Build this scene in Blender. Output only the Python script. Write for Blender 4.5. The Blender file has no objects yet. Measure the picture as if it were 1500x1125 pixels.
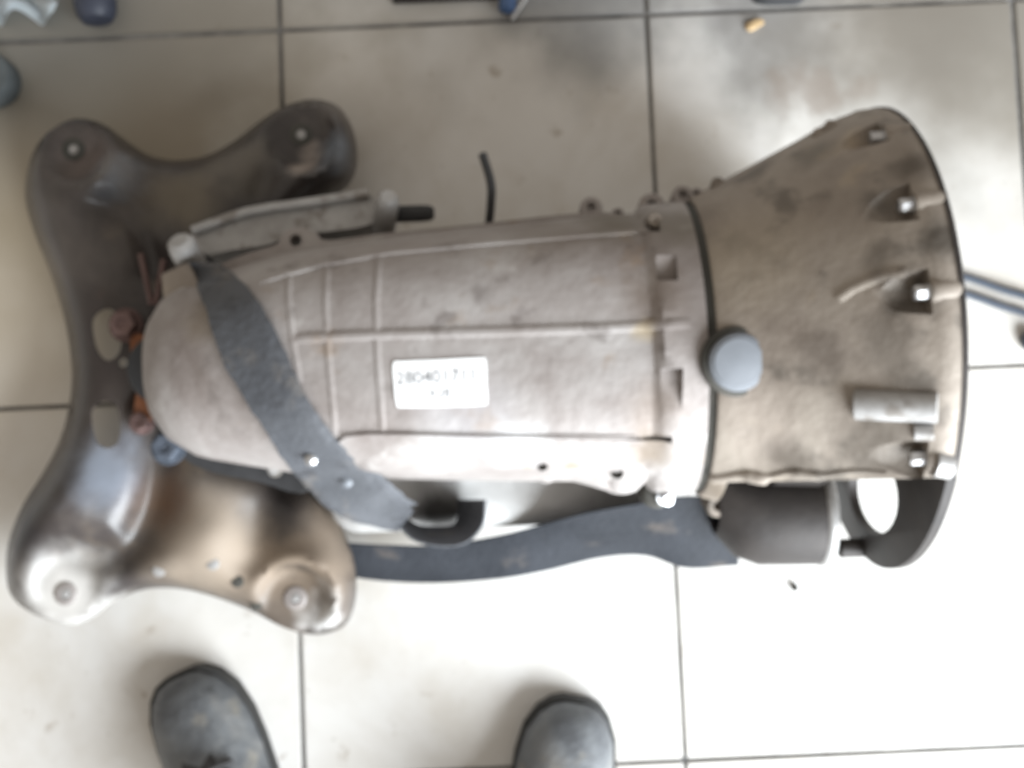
import bpy, bmesh, math, random
import numpy as np
from mathutils import Vector, Matrix
from mathutils.geometry import delaunay_2d_cdt
random.seed(7)
scene = bpy.context.scene
C = scene.collection

# ------------------------------------------------------------------ camera
F, TILT, CAM_H = 1623.0, math.radians(3.4), 1.18          # focal length in photo pixels, tilt, height above the floor
cam = bpy.data.cameras.new('camera')
cam.sensor_width = 36.0
cam.lens = 36.0 * F / 1500.0
cam.clip_start, cam.clip_end = 0.01, 100
cam.dof.use_dof = True                                     # the photograph is out of focus (focused too near)
cam.dof.focus_distance = 0.30
cam.dof.aperture_fstop = 16.0
cam_o = bpy.data.objects.new('camera', cam)
C.objects.link(cam_o)
cam_o.location = (0, 0, CAM_H)
cam_o.rotation_euler = (TILT, 0, 0)
scene.camera = cam_o

# ------------------------------------------------------------------ world and light
w = bpy.data.worlds.new('World'); scene.world = w; w.use_nodes = True
w.node_tree.nodes['Background'].inputs[0].default_value = (1.0, 0.92, 0.82, 1)
w.node_tree.nodes['Background'].inputs[1].default_value = 0.42

def area_lamp(name, loc, target, sx, sy, power, col):
    l = bpy.data.lights.new(name, 'AREA'); l.shape = 'RECTANGLE'; l.size, l.size_y = sx, sy
    l.energy = power; l.color = col
    o = bpy.data.objects.new(name, l); C.objects.link(o)
    o.location = loc
    o.rotation_euler = (Vector(target) - Vector(loc)).to_track_quat('-Z', 'Y').to_euler()
    return o
# daylight through the open workshop door, beyond the lower right of the picture
area_lamp('doorway_daylight', (1.6, -1.65, 1.15), (0.0, 0.0, 0.25), 2.2, 2.1, 285, (0.88, 0.945, 1.0))

scene.view_settings.view_transform = 'Standard'
scene.view_settings.look = 'None'
scene.view_settings.exposure = 0.28
scene.view_settings.gamma = 1
scene.view_settings.use_curve_mapping = False
scene.render.engine = 'CYCLES'
scene.cycles.max_bounces = 8

# ------------------------------------------------------------------ pixel <-> place
def P(px, py, z):
    dx, dy, dz = (px - 750) / F, -(py - 562.5) / F, -1.0
    ct, st = math.cos(TILT), math.sin(TILT)
    y, zz = dy * ct - dz * st, dy * st + dz * ct
    k = (z - CAM_H) / zz
    return Vector((dx * k, y * k, z))

# gearbox frame: u along the shaft (0 at the bell flange, negative to the tail), v across, z up
G_O = P(1280, 497, 0.2)
G_A = math.radians(2.5)
AX = Vector((math.cos(G_A), math.sin(G_A), 0)); AY = Vector((-AX.y, AX.x, 0))
def G(u, v, z):
    return Vector((G_O.x, G_O.y, 0)) + AX * u + AY * v + Vector((0, 0, z))
def toG(p):
    d = Vector((p.x - G_O.x, p.y - G_O.y, 0))
    return d.dot(AX), d.dot(AY)
ZC = 0.2
PROF = np.array([  # u, half width, half height, squareness
    (-0.638, 0.030, 0.030, 2.2), (-0.634, 0.048, 0.048, 2.2), (-0.622, 0.064, 0.064, 2.2), (-0.598, 0.079, 0.078, 2.2), (-0.560, 0.087, 0.088, 2.3),
    (-0.515, 0.096, 0.097, 2.6), (-0.440, 0.104, 0.104, 2.8), (-0.350, 0.110, 0.110, 2.8), (-0.230, 0.116, 0.118, 2.7),
    (-0.212, 0.117, 0.120, 2.4), (-0.204, 0.126, 0.128, 2.1), (-0.170, 0.129, 0.130, 2.0),
    (-0.1699, 0.122, 0.124, 2.0), (-0.1641, 0.122, 0.124, 2.0), (-0.164, 0.132, 0.133, 2.0), (-0.145, 0.138, 0.138, 2.0),
    (-0.060, 0.179, 0.179, 2.0), (-0.040, 0.190, 0.190, 2.0), (-0.026, 0.1955, 0.1955, 2.0), (-0.0165, 0.198, 0.198, 2.0), (-0.016, 0.199, 0.199, 2.0), (0.0, 0.2, 0.2, 2.0)])
def sec(u):
    return tuple(float(np.interp(u, PROF[:, 0], PROF[:, k])) for k in (1, 2, 3))
def surf(u, th, off=0.0):
    wv, h, n = sec(u)
    c, s = math.cos(th), math.sin(th)
    e = 2.0 / n
    return G(u, (wv + off) * math.copysign(abs(c) ** e, c), ZC + (h + off) * math.copysign(abs(s) ** e, s))
def zsurf(u, v):
    wv, h, n = sec(u)
    t = 1 - abs(v / wv) ** n
    return ZC + h * max(t, 0.0) ** (1 / n)
def hit(px, py, off=0.0, zlow=0.17):
    """first point of the case under a picture point, else the point at zlow"""
    def f(z):
        u, v = toG(P(px, py, z)); wv = sec(u)[0]
        return zsurf(u, v) - z if abs(v) < wv and -0.638 < u < 0.0 else -1.0
    z = 0.405
    while z > zlow:
        if f(z) >= 0:
            a, b = z, z + 0.004
            for _ in range(14):
                m_ = 0.5 * (a + b)
                if f(m_) >= 0: a = m_
                else: b = m_
            return P(px, py, a + off)
        z -= 0.004
    return P(px, py, zlow + off)
def hit_uth(px, py):
    p = hit(px, py); u, v = toG(p); wv, h, n = sec(u)
    c = min(1, abs(v / wv)) ** (n / 2)
    th = math.acos(max(-1, min(1, math.copysign(c, v))))
    return u, th

# ------------------------------------------------------------------ materials
def mat(name, cols, scale=8.0, detail=6.0, rough=(0.5, 0.7), metallic=0.0, bump=0.15, bscale=60.0, pos=(0.3, 0.7), spots=None, spec=0.5, distort=0.4):
    m = bpy.data.materials.new(name); m.use_nodes = True
    nt = m.node_tree; N = nt.nodes; L = nt.links
    b = N['Principled BSDF']
    g = N.new('ShaderNodeNewGeometry')
    n1 = N.new('ShaderNodeTexNoise'); n1.inputs['Scale'].default_value = scale; n1.inputs['Detail'].default_value = detail
    n1.inputs['Roughness'].default_value = 0.62; n1.inputs['Distortion'].default_value = distort
    L.new(g.outputs['Position'], n1.inputs['Vector'])
    r = N.new('ShaderNodeValToRGB')
    r.color_ramp.elements[0].position, r.color_ramp.elements[1].position = pos
    r.color_ramp.elements[0].color = (*cols[0], 1); r.color_ramp.elements[1].color = (*cols[-1], 1)
    for i, c in enumerate(cols[1:-1]):
        e = r.color_ramp.elements.new(pos[0] + (pos[1] - pos[0]) * (i + 1) / (len(cols) - 1)); e.color = (*c, 1)
    L.new(n1.outputs['Fac'], r.inputs['Fac'])
    out = r.outputs['Color']
    if spots:                                              # (colour, scale, low, high, strength)
        for (sc, ss, lo, hi, k) in spots:
            n2 = N.new('ShaderNodeTexNoise'); n2.inputs['Scale'].default_value = ss; n2.inputs['Detail'].default_value = 5
            n2.inputs['Roughness'].default_value = 0.6
            ofs = N.new('ShaderNodeVectorMath'); ofs.inputs[1].default_value = (ss * 0.37, 4.1, ss * 0.11)
            L.new(g.outputs['Position'], ofs.inputs[0]); L.new(ofs.outputs[0], n2.inputs['Vector'])
            mr = N.new('ShaderNodeMapRange'); mr.inputs[1].default_value = lo; mr.inputs[2].default_value = hi
            mr.inputs[4].default_value = k; mr.interpolation_type = 'SMOOTHSTEP'
            L.new(n2.outputs['Fac'], mr.inputs[0])
            mx = N.new('ShaderNodeMix'); mx.data_type = 'RGBA'
            L.new(mr.outputs[0], mx.inputs[0]); L.new(out, mx.inputs[6]); mx.inputs[7].default_value = (*sc, 1)
            out = mx.outputs[2]
    L.new(out, b.inputs['Base Color'])
    rr = N.new('ShaderNodeMapRange'); rr.inputs[3].default_value, rr.inputs[4].default_value = rough
    L.new(n1.outputs['Fac'], rr.inputs[0]); L.new(rr.outputs[0], b.inputs['Roughness'])
    b.inputs['Metallic'].default_value = metallic
    b.inputs['Specular IOR Level'].default_value = spec
    if bump:
        n3 = N.new('ShaderNodeTexNoise'); n3.inputs['Scale'].default_value = bscale; n3.inputs['Detail'].default_value = 4
        L.new(g.outputs['Position'], n3.inputs['Vector'])
        bp = N.new('ShaderNodeBump'); bp.inputs['Strength'].default_value = bump; bp.inputs['Distance'].default_value = 0.004
        L.new(n3.outputs['Fac'], bp.inputs['Height']); L.new(bp.outputs[0], b.inputs['Normal'])
    return m

def blobs(m, lst, nscale=11, namp=0.32):
    """patches of dirt, dust, wear, or painted shade and sheen with a place of their own: (place, radius in m, strength, colour)"""
    nt = m.node_tree; N = nt.nodes; L = nt.links; b = N['Principled BSDF']
    src = b.inputs['Base Color'].links[0].from_socket
    g = N.new('ShaderNodeNewGeometry')
    ns = N.new('ShaderNodeTexNoise'); ns.inputs['Scale'].default_value = nscale; ns.inputs['Detail'].default_value = 6
    L.new(g.outputs['Position'], ns.inputs['Vector'])
    rsrc = b.inputs['Roughness'].links[0].from_socket
    for (c, rad, k, col, *rg) in lst:
        vd = N.new('ShaderNodeVectorMath'); vd.operation = 'DISTANCE'; vd.inputs[1].default_value = c
        L.new(g.outputs['Position'], vd.inputs[0])
        ad = N.new('ShaderNodeMath'); ad.operation = 'MULTIPLY_ADD'; ad.inputs[1].default_value = namp; L.new(ns.outputs['Fac'], ad.inputs[0]); L.new(vd.outputs['Value'], ad.inputs[2])
        mr = N.new('ShaderNodeMapRange'); mr.interpolation_type = 'SMOOTHSTEP'
        mr.inputs[1].default_value = namp / 2 + rad; mr.inputs[2].default_value = namp / 2 + rad * 0.15; mr.inputs[3].default_value = 0; mr.inputs[4].default_value = k
        L.new(ad.outputs[0], mr.inputs[0])
        mx = N.new('ShaderNodeMix'); mx.data_type = 'RGBA'; L.new(mr.outputs[0], mx.inputs[0]); L.new(src, mx.inputs[6]); mx.inputs[7].default_value = (*col, 1)
        src = mx.outputs[2]
        if rg:
            mf = N.new('ShaderNodeMix'); L.new(mr.outputs[0], mf.inputs[0]); L.new(rsrc, mf.inputs[2]); mf.inputs[3].default_value = rg[0]; rsrc = mf.outputs[0]
    L.new(src, b.inputs['Base Color']); L.new(rsrc, b.inputs['Roughness'])
    return m

M = {}
M['grout'] = mat('grout', [(0.05, 0.05, 0.05), (0.15, 0.145, 0.14), (0.30, 0.29, 0.27)], 14, rough=(0.8, 0.95))
M['bell'] = mat('cast_bell', [(0.175, 0.142, 0.116), (0.265, 0.227, 0.19), (0.335, 0.295, 0.25)], 9, rough=(0.5, 0.75), metallic=0.15, bump=0.25, bscale=90,
                spots=[((0.10, 0.085, 0.07), 22, 0.52, 0.68, 0.75), ((0.42, 0.34, 0.24), 14, 0.58, 0.75, 0.5)])
M['case'] = mat('cast_case', [(0.195, 0.165, 0.15), (0.29, 0.262, 0.248), (0.37, 0.348, 0.335)], 10, rough=(0.45, 0.7), metallic=0.2, bump=0.22, bscale=90,
                spots=[((0.22, 0.15, 0.09), 18, 0.58, 0.72, 0.6), ((0.13, 0.11, 0.10), 35, 0.58, 0.70, 0.55), ((0.5, 0.48, 0.46), 24, 0.60, 0.72, 0.5)])
M['alu'] = mat('bare_aluminium', [(0.27, 0.26, 0.25), (0.46, 0.455, 0.45)], 18, rough=(0.35, 0.55), metallic=0.35, bump=0.2, spots=[((0.14, 0.115, 0.09), 40, 0.52, 0.66, 0.65)])
M['steel'] = mat('bright_steel', [(0.45, 0.45, 0.46), (0.65, 0.65, 0.65)], 30, rough=(0.28, 0.4), metallic=0.9, bump=0.05)
M['oily'] = mat('oily_casting', [(0.022, 0.019, 0.018), (0.052, 0.045, 0.041)], 14, rough=(0.5, 0.7), metallic=0.1, bump=0.2, spec=0.3)
M['seam'] = mat('dark_seam', [(0.03, 0.03, 0.025), (0.07, 0.065, 0.055)], 20, rough=(0.6, 0.8))
blobs(M['bell'], [(hit(px, py), r, k, c) for (px, py, r, k, c) in [(1335, 245, .026, .8, (.07, .055, .042)), (1382, 345, .024, .85, (.06, .05, .04)), (1290, 375, .02, .6, (.08, .066, .052)), (1205, 515, .03, .6, (.10, .08, .065)), (1300, 500, .035, .55, (.10, .085, .07)), (1330, 560, .025, .5, (.09, .075, .06)),
    (1150, 670, .03, .8, (.07, .055, .042)), (1290, 655, .05, .75, (.09, .075, .06)), (1190, 225, .03, .6, (.10, .085, .065)), (1090, 380, .07, .45, (.42, .36, .28)), (1100, 620, .05, .4, (.42, .36, .31)), (1325, 430, .022, .8, (.05, .042, .034)), (1290, 300, .022, .7, (.07, .06, .05)), (1050, 720, .03, .7, (.12, .09, .06))]], 45, 0.03)
blobs(M['case'], [(hit(px, py), r, k, c) for (px, py, r, k, c) in [(955, 430, .04, .5, (.15, .11, .08)), (955, 600, .035, .55, (.14, .10, .07)), (950, 660, .03, .7, (.13, .09, .05)), (760, 655, .035, .8, (.6, .6, .6)), (640, 668, .05, .5, (.5, .48, .46)), (900, 322, .05, .7, (.11, .09, .06)), (800, 340, .05, .4, (.16, .13, .1)), (1000, 330, .04, .6, (.12, .1, .07)),
    (945, 482, .014, .45, (.5, .40, .24)), (770, 682, .006, .5, (.3, .2, .1)), (838, 680, .007, .5, (.26, .17, .09)), (700, 430, .012, .6, (.12, .1, .09)), (300, 470, .03, .5, (.2, .16, .11)), (680, 610, .06, .35, (.45, .44, .46))]], 45, 0.025)
M['rust'] = mat('rust', [(0.12, 0.045, 0.02), (0.28, 0.11, 0.05)], 40, rough=(0.7, 0.9), bump=0.4)
M['rustbolt'] = mat('rusty_bolt', [(0.10, 0.06, 0.055), (0.20, 0.13, 0.12)], 40, rough=(0.5, 0.7), metallic=0.3)
M['rubber'] = mat('black_rubber', [(0.015, 0.015, 0.016), (0.035, 0.035, 0.037)], 20, rough=(0.55, 0.75))
M['strap'] = mat('strap_webbing', [(0.05, 0.053, 0.06), (0.09, 0.094, 0.103)], 12, rough=(0.5, 0.65), bump=0.3, bscale=160, spec=0.4, spots=[((0.17, 0.15, 0.13), 22, 0.56, 0.70, 0.5), ((0.03, 0.03, 0.033), 30, 0.58, 0.70, 0.6)])
M['strapdark'] = mat('strap_webbing_shaded', [(0.012, 0.014, 0.018), (0.032, 0.035, 0.042)], 12, rough=(0.55, 0.75), bump=0.3, bscale=160, spec=0.25, spots=[((0.12, 0.10, 0.085), 20, 0.60, 0.72, 0.45)])  # same webbing as the upper band, its shade put into a darker colour
M['plug'] = mat('grey_plastic', [(0.12, 0.13, 0.145), (0.17, 0.182, 0.2)], 30, rough=(0.45, 0.6), bump=0.05)
M['paper'] = mat('sticker_paper', [(0.84, 0.84, 0.84), (0.88, 0.88, 0.88)], 20, rough=(0.4, 0.5), bump=0.0)
M['ink'] = mat('faded_ink', [(0.24, 0.24, 0.25), (0.3, 0.3, 0.3)], 20, rough=(0.6, 0.7), bump=0.0)
M['boot'] = mat('boot_leather', [(0.06, 0.063, 0.07), (0.125, 0.132, 0.138), (0.21, 0.205, 0.195)], 16, rough=(0.45, 0.65), bump=0.5, bscale=70, spots=[((0.28, 0.25, 0.2), 26, 0.58, 0.72, 0.5), ((0.035, 0.034, 0.036), 40, 0.6, 0.7, 0.6)])
M['sole'] = mat('boot_sole', [(0.02, 0.02, 0.02), (0.04, 0.038, 0.035)], 30, rough=(0.7, 0.85))
M['lace'] = mat('boot_lace', [(0.03, 0.03, 0.032), (0.06, 0.055, 0.055)], 60, rough=(0.8, 0.9))
M['cloth'] = mat('white_cloth', [(0.6, 0.66, 0.7), (0.75, 0.8, 0.82)], 20, rough=(0.8, 0.9))
M['navy'] = mat('navy_plastic', [(0.025, 0.031, 0.05), (0.05, 0.058, 0.085)], 20, rough=(0.4, 0.6))
M['grey'] = mat('grey_green_rubber', [(0.06, 0.07, 0.075), (0.10, 0.115, 0.12)], 20, rough=(0.6, 0.8))
M['bluegrip'] = mat('blue_plastic', [(0.03, 0.07, 0.17), (0.06, 0.11, 0.22)], 20, rough=(0.4, 0.5))
M['wood'] = mat('wood_chip', [(0.35, 0.24, 0.12), (0.5, 0.36, 0.2)], 60, rough=(0.7, 0.9))
M['cable'] = mat('cable_sheath', [(0.045, 0.055, 0.07), (0.075, 0.085, 0.105)], 30, rough=(0.7, 0.85), spec=0.2)

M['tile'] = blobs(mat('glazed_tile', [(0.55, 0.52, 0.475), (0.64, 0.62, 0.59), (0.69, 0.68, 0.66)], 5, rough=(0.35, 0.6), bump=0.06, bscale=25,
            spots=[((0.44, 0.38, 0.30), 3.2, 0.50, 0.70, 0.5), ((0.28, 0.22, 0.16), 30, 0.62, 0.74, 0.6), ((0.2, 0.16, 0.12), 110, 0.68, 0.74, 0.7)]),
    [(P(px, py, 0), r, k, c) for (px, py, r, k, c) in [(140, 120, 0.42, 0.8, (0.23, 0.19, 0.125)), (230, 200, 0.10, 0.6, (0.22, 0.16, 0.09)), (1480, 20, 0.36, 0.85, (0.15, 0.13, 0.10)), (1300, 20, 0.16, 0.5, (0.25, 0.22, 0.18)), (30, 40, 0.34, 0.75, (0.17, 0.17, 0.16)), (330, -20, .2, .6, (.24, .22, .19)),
      (680, -60, 0.2, 0.5, (0.25, 0.24, 0.22)), (880, -30, 0.16, .8, (.17, .175, .18)), (1110, -40, .18, .85, (.16, .155, .15)), (1340, -30, .26, .85, (.15, .135, .115)), (530, 130, 0.14, 0.2, (0.3, 0.25, 0.18)), (40, 450, 0.30, 0.5, (0.50, 0.41, 0.28)), (1200, 140, 0.03, .5, (.2, .16, .13)), (1275, 132, .03, .5, (.2, .16, .13))]], 9, 0.2)  # dark patches along the far edge paint the shade of an unseen bench
M['paint'] = blobs(mat('dusty_black_paint', [(0.022, 0.018, 0.017), (0.045, 0.038, 0.036), (0.10, 0.085, 0.075)], 7, rough=(0.25, 0.38), metallic=0.0, bump=0.06, bscale=40, spec=0.45,
                 spots=[((0.22, 0.17, 0.12), 9, 0.56, 0.72, 0.45), ((0.13, 0.07, 0.04), 16, 0.64, 0.76, 0.5)]),
    [(P(px, py, .08 if px < 110 else .105), r, k, c, 0.75 if sum(c) > 0.45 and c[0] > c[2] else 0.36) for (px, py, r, k, c) in [(270, 290, .06, .6, (.20, .17, .125)), (350, 240, .05, .5, (.2, .18, .15)), (310, 800, .10, .85, (.30, .245, .19)), (430, 820, .10, .8, (.24, .185, .135)), (100, 870, .07, .9, (.62, .60, .57)), (440, 222, .028, .9, (.5, .43, .38)), (462, 908, .038, .95, (.62, .61, .59)),  # white arm tips paint the doorway's glancing reflection
      (232, 730, .05, .85, (.12, .065, .035)), (135, 520, .11, .85, (.03, .022, .02)), (38, 765, .05, 1.0, (.016, .014, .02)), (50, 730, .035, 1.0, (.016, .014, .02)), (405, 735, .055, .95, (.03, .026, .026)), (425, 848, .022, .95, (.02, .018, .018)), (112, 222, .045, .6, (.2, .16, .145)), (150, 690, .055, .7, (.22, .25, .30)), (170, 262, .035, .6, (.16, .19, .23)), (490, 222, .03, .6, (.2, .23, .27))]], 30, 0.045)  # bluish patches paint doorway sheen; near-black spot by the lower hole paints shade
M['pan'] = blobs(mat('pan_alloy', [(0.36, 0.35, 0.34), (0.52, 0.52, 0.51)], 18, rough=(0.4, 0.6), metallic=0.3, bump=0.12), [(P(648, 750, .1), .045, .95, (.02, .018, .016)), (P(890, 735, .1), .03, .5, (.1, .09, .08))], 40, 0.03)  # near-black patch paints the shade inside the strap loop

# ------------------------------------------------------------------ builders
def wloc(o):
    v = Vector((0, 0, 0))
    while o: v += o.location; o = o.parent
    return v
def link(name, me, m, parent=None, smooth=None, origin=None):
    """mesh in world coordinates -> object; origin moves to the parent's (or given) origin"""
    o = bpy.data.objects.new(name, me); C.objects.link(o)
    if m: me.materials.append(m)
    if parent:
        o.parent = parent; me.transform(Matrix.Translation(-wloc(parent)))
    elif origin is not None:
        o.location = origin; me.transform(Matrix.Translation(-Vector(origin)))
    if smooth is not None and len(me.polygons):
        me.shade_smooth(); me.set_sharp_from_angle(angle=math.radians(smooth))
    return o
def bm_mesh(bm, name):
    bmesh.ops.recalc_face_normals(bm, faces=bm.faces)
    me = bpy.data.meshes.new(name); bm.to_mesh(me); bm.free(); return me
def thing(name, label, cat, loc, group=None):
    o = bpy.data.objects.new(name, None); C.objects.link(o); o.location = loc; o.empty_display_size = 0.05
    tag(o, label, cat, group); return o
def tag(o, label, cat=None, group=None):
    o['label'] = label
    if cat: o['category'] = cat
    if group: o['group'] = group
    return o
def grid_mesh(name, rows, closed=True, caps=True):
    """rows: list of rings (lists of points)"""
    bm = bmesh.new(); R = [[bm.verts.new(p) for p in r] for r in rows]
    n = len(R[0])
    for a, b in zip(R, R[1:]):
        for i in range(n if closed else n - 1):
            j = (i + 1) % n
            bm.faces.new((a[i], a[j], b[j], b[i]))
    if caps:
        bm.faces.new(R[0][::-1]); bm.faces.new(R[-1])
    return bm_mesh(bm, name)
def ring_mesh(name, rows):
    """rows of rings closed in both directions (a tube wall)"""
    bm = bmesh.new(); R = [[bm.verts.new(p) for p in r] for r in rows]; n = len(R[0]); k = len(R)
    for q in range(k):
        a, b = R[q], R[(q + 1) % k]
        for i in range(n):
            j = (i + 1) % n; bm.faces.new((a[i], a[j], b[j], b[i]))
    return bm_mesh(bm, name)
def frame(d):
    d = Vector(d).normalized(); a = Vector((0, 0, 1)) if abs(d.z) < 0.9 else Vector((1, 0, 0))
    x = d.cross(a).normalized(); return x, d.cross(x).normalized(), d
def catmull(pts, n):
    pts = [Vector(p) for p in pts]; out = []
    q = [pts[0] * 2 - pts[1]] + pts + [pts[-1] * 2 - pts[-2]]
    for i in range(1, len(q) - 2):
        for k in range(n):
            t = k / n; p0, p1, p2, p3 = q[i - 1], q[i], q[i + 1], q[i + 2]
            out.append(0.5 * ((2 * p1) + (p2 - p0) * t + (2 * p0 - 5 * p1 + 4 * p2 - p3) * t * t + (3 * p1 - p0 - 3 * p2 + p3) * t ** 3))
    out.append(pts[-1]); return out
def tube(name, pts, r, n=10, sub=6):
    pts = catmull(pts, sub) if sub > 1 else [Vector(p) for p in pts]
    rows = []
    for i, p in enumerate(pts):
        d = pts[min(i + 1, len(pts) - 1)] - pts[max(i - 1, 0)]
        x, y, _ = frame(d); rr = r[min(i * len(r) // len(pts), len(r) - 1)] if isinstance(r, (list, tuple)) else r
        rows.append([p + x * rr * math.cos(2 * math.pi * k / n) + y * rr * math.sin(2 * math.pi * k / n) for k in range(n)])
    return grid_mesh(name, rows)
def lathe(name, p, axis, prof, n=24, phase=0.0):
    x, y, d = frame(axis); p = Vector(p)
    rows = [[p + d * h + x * r * math.cos(2 * math.pi * k / n + phase) + y * r * math.sin(2 * math.pi * k / n + phase) for k in range(n)] for (r, h) in prof]
    return grid_mesh(name, rows)
def hex_bolt(parent, p, axis, r, h, m, name='bolt'):
    me = lathe(name, p, axis, [(r * 0.98, -0.004), (r, 0), (r, h * 0.8), (r * 0.86, h), (r * 0.45, h), (r * 0.42, h * 0.85)], 6, random.random())
    o = link(name, me, m, parent)
    wp = lathe('washer', Vector(p) - Vector(axis).normalized() * 0.001, axis, [(r * 1.2, -0.003), (r * 1.25, 0.0), (r * 1.2, 0.001), (r * 0.9, 0.0012)], 20)
    link('washer', wp, m, o, smooth=35)
    return o
def inside(pt, poly):
    x, y = pt; c = False; n = len(poly)
    for i in range(n):
        x1, y1 = poly[i]; x2, y2 = poly[(i + 1) % n]
        if (y1 > y) != (y2 > y) and x < (x2 - x1) * (y - y1) / (y2 - y1) + x1: c = not c
    return c
def seg_dist(p, a, b):
    ax, ay = a; bx, by = b; dx, dy = bx - ax, by - ay
    t = max(0, min(1, ((p[0] - ax) * dx + (p[1] - ay) * dy) / max(dx * dx + dy * dy, 1e-9)))
    return math.hypot(p[0] - ax - t * dx, p[1] - ay - t * dy)
def smooth_loop(pts, n=5):
    q = [Vector((x, y, 0)) for x, y in pts]; k = len(q); out = []
    for i in range(k):
        p0, p1, p2, p3 = q[i - 1], q[i], q[(i + 1) % k], q[(i + 2) % k]
        for s in range(n):
            t = s / n
            v = 0.5 * ((2 * p1) + (p2 - p0) * t + (2 * p0 - 5 * p1 + 4 * p2 - p3) * t * t + (3 * p1 - p0 - 3 * p2 + p3) * t ** 3)
            out.append((v.x, v.y))
    return out
def plate(name, outline, holes, zfun, thick, step, proj=None):
    """sheet cut to an outline with holes, top at zfun(px,py), real thickness"""
    proj = proj or P
    loops = [outline] + holes
    vs, es = [], []
    for lp in loops:
        b = len(vs); vs += [Vector(q) for q in lp]; es += [(b + i, b + (i + 1) % len(lp)) for i in range(len(lp))]
    xs = [q[0] for q in outline]; ys = [q[1] for q in outline]
    if step:
        y = min(ys) + step / 2; odd = 0
        while y < max(ys):
            x = min(xs) + step / 2 + (step / 2 if odd else 0)
            while x < max(xs):
                if inside((x, y), outline) and not any(inside((x, y), h) for h in holes):
                    if min(min(seg_dist((x, y), lp[i], lp[(i + 1) % len(lp)]) for i in range(len(lp))) for lp in loops) > step * 0.45: vs.append(Vector((x, y)))
                x += step
            y += step * 0.87; odd ^= 1
    V, E, Fc, *_ = delaunay_2d_cdt(vs, es, [], 0, 1e-5)
    tri = []
    for f in Fc:
        cx = sum(V[i].x for i in f) / len(f); cy = sum(V[i].y for i in f) / len(f)
        if inside((cx, cy), outline) and not any(inside((cx, cy), h) for h in holes): tri.append(list(f))
    top = [proj(v.x, v.y, zfun(v.x, v.y)) for v in V]
    n = len(top); faces = [list(t) for t in tri]
    bot = [p - Vector((0, 0, thick)) for p in top]
    faces += [[i + n for i in reversed(t)] for t in tri]
    cnt = {}
    for t in tri:
        for i in range(len(t)):
            a, b = t[i], t[(i + 1) % len(t)]; cnt[(a, b)] = 1
    for (a, b) in list(cnt):
        if (b, a) not in cnt: faces.append([b, a, a + n, b + n])
    me = bpy.data.meshes.new(name); me.from_pydata(top + bot, [], faces)
    bm = bmesh.new(); bm.from_mesh(me); bmesh.ops.delete(bm, geom=[v for v in bm.verts if not v.link_faces], context='VERTS')
    bmesh.ops.recalc_face_normals(bm, faces=bm.faces); bm.to_mesh(me); bm.free()
    return me
def circle_px(cx, cy, r, n=16, ry=None):
    return [(cx + r * math.cos(2 * math.pi * k / n), cy + (ry or r) * math.sin(2 * math.pi * k / n)) for k in range(n)]
def boolean(me, cutters, op='DIFFERENCE'):
    a = bpy.data.objects.new('tmp', me); C.objects.link(a); tmp = []
    for c in cutters:
        b = bpy.data.objects.new('tmpc', c); C.objects.link(b); tmp.append(b)
        md = a.modifiers.new('b', 'BOOLEAN'); md.operation = op; md.object = b; md.solver = 'EXACT'
    dg = bpy.context.evaluated_depsgraph_get()
    r = bpy.data.meshes.new_from_object(a.evaluated_get(dg))
    for o in [a] + tmp: bpy.data.objects.remove(o)
    return r
def ribbon(name, left, right, thick, n=8):
    A, B = catmull(left, n), catmull(right, n); rows = []
    for i in range(len(A)):
        d = (A[min(i + 1, len(A) - 1)] + B[min(i + 1, len(A) - 1)] - A[max(i - 1, 0)] - B[max(i - 1, 0)])
        nn = (B[i] - A[i]).cross(d).normalized() * thick
        k = 6
        top = [A[i].lerp(B[i], t / k) + nn * (1 - 0.5 * (abs(2 * t / k - 1) ** 6)) for t in range(k + 1)]
        rows.append(top + [A[i].lerp(B[i], t / k) for t in range(k, -1, -1)])
    return grid_mesh(name, rows)
def rib_along(name, pts, width, height, m, parent):
    """raised rib lying on the gearbox case through picture points"""
    c = []
    for i in range(len(pts) - 1):
        for t in range(8):
            c.append((pts[i][0] + (pts[i + 1][0] - pts[i][0]) * t / 8, pts[i][1] + (pts[i + 1][1] - pts[i][1]) * t / 8))
    c.append(pts[-1]); U = [hit_uth(*q) for q in c]; Pt = [surf(u, t) for u, t in U]; rows = []
    for i, (u, t) in enumerate(U):
        d = (Pt[min(i + 1, len(Pt) - 1)] - Pt[max(i - 1, 0)]).normalized()
        nrm = (surf(u, t, 0.01) - surf(u, t)).normalized(); s = d.cross(nrm).normalized()
        hh = height * min(1, 0.3 + 3 * min(i, len(U) - 1 - i) / len(U) * 4)
        p = Pt[i]
        rows.append([p - s * width - nrm * 0.006, p - s * width * 0.75 + nrm * hh * 0.6, p - s * width * 0.4 + nrm * hh, p + s * width * 0.4 + nrm * hh, p + s * width * 0.75 + nrm * hh * 0.6, p + s * width - nrm * 0.006])
    return link(name, grid_mesh(name, rows), m, parent, smooth=50)

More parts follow.
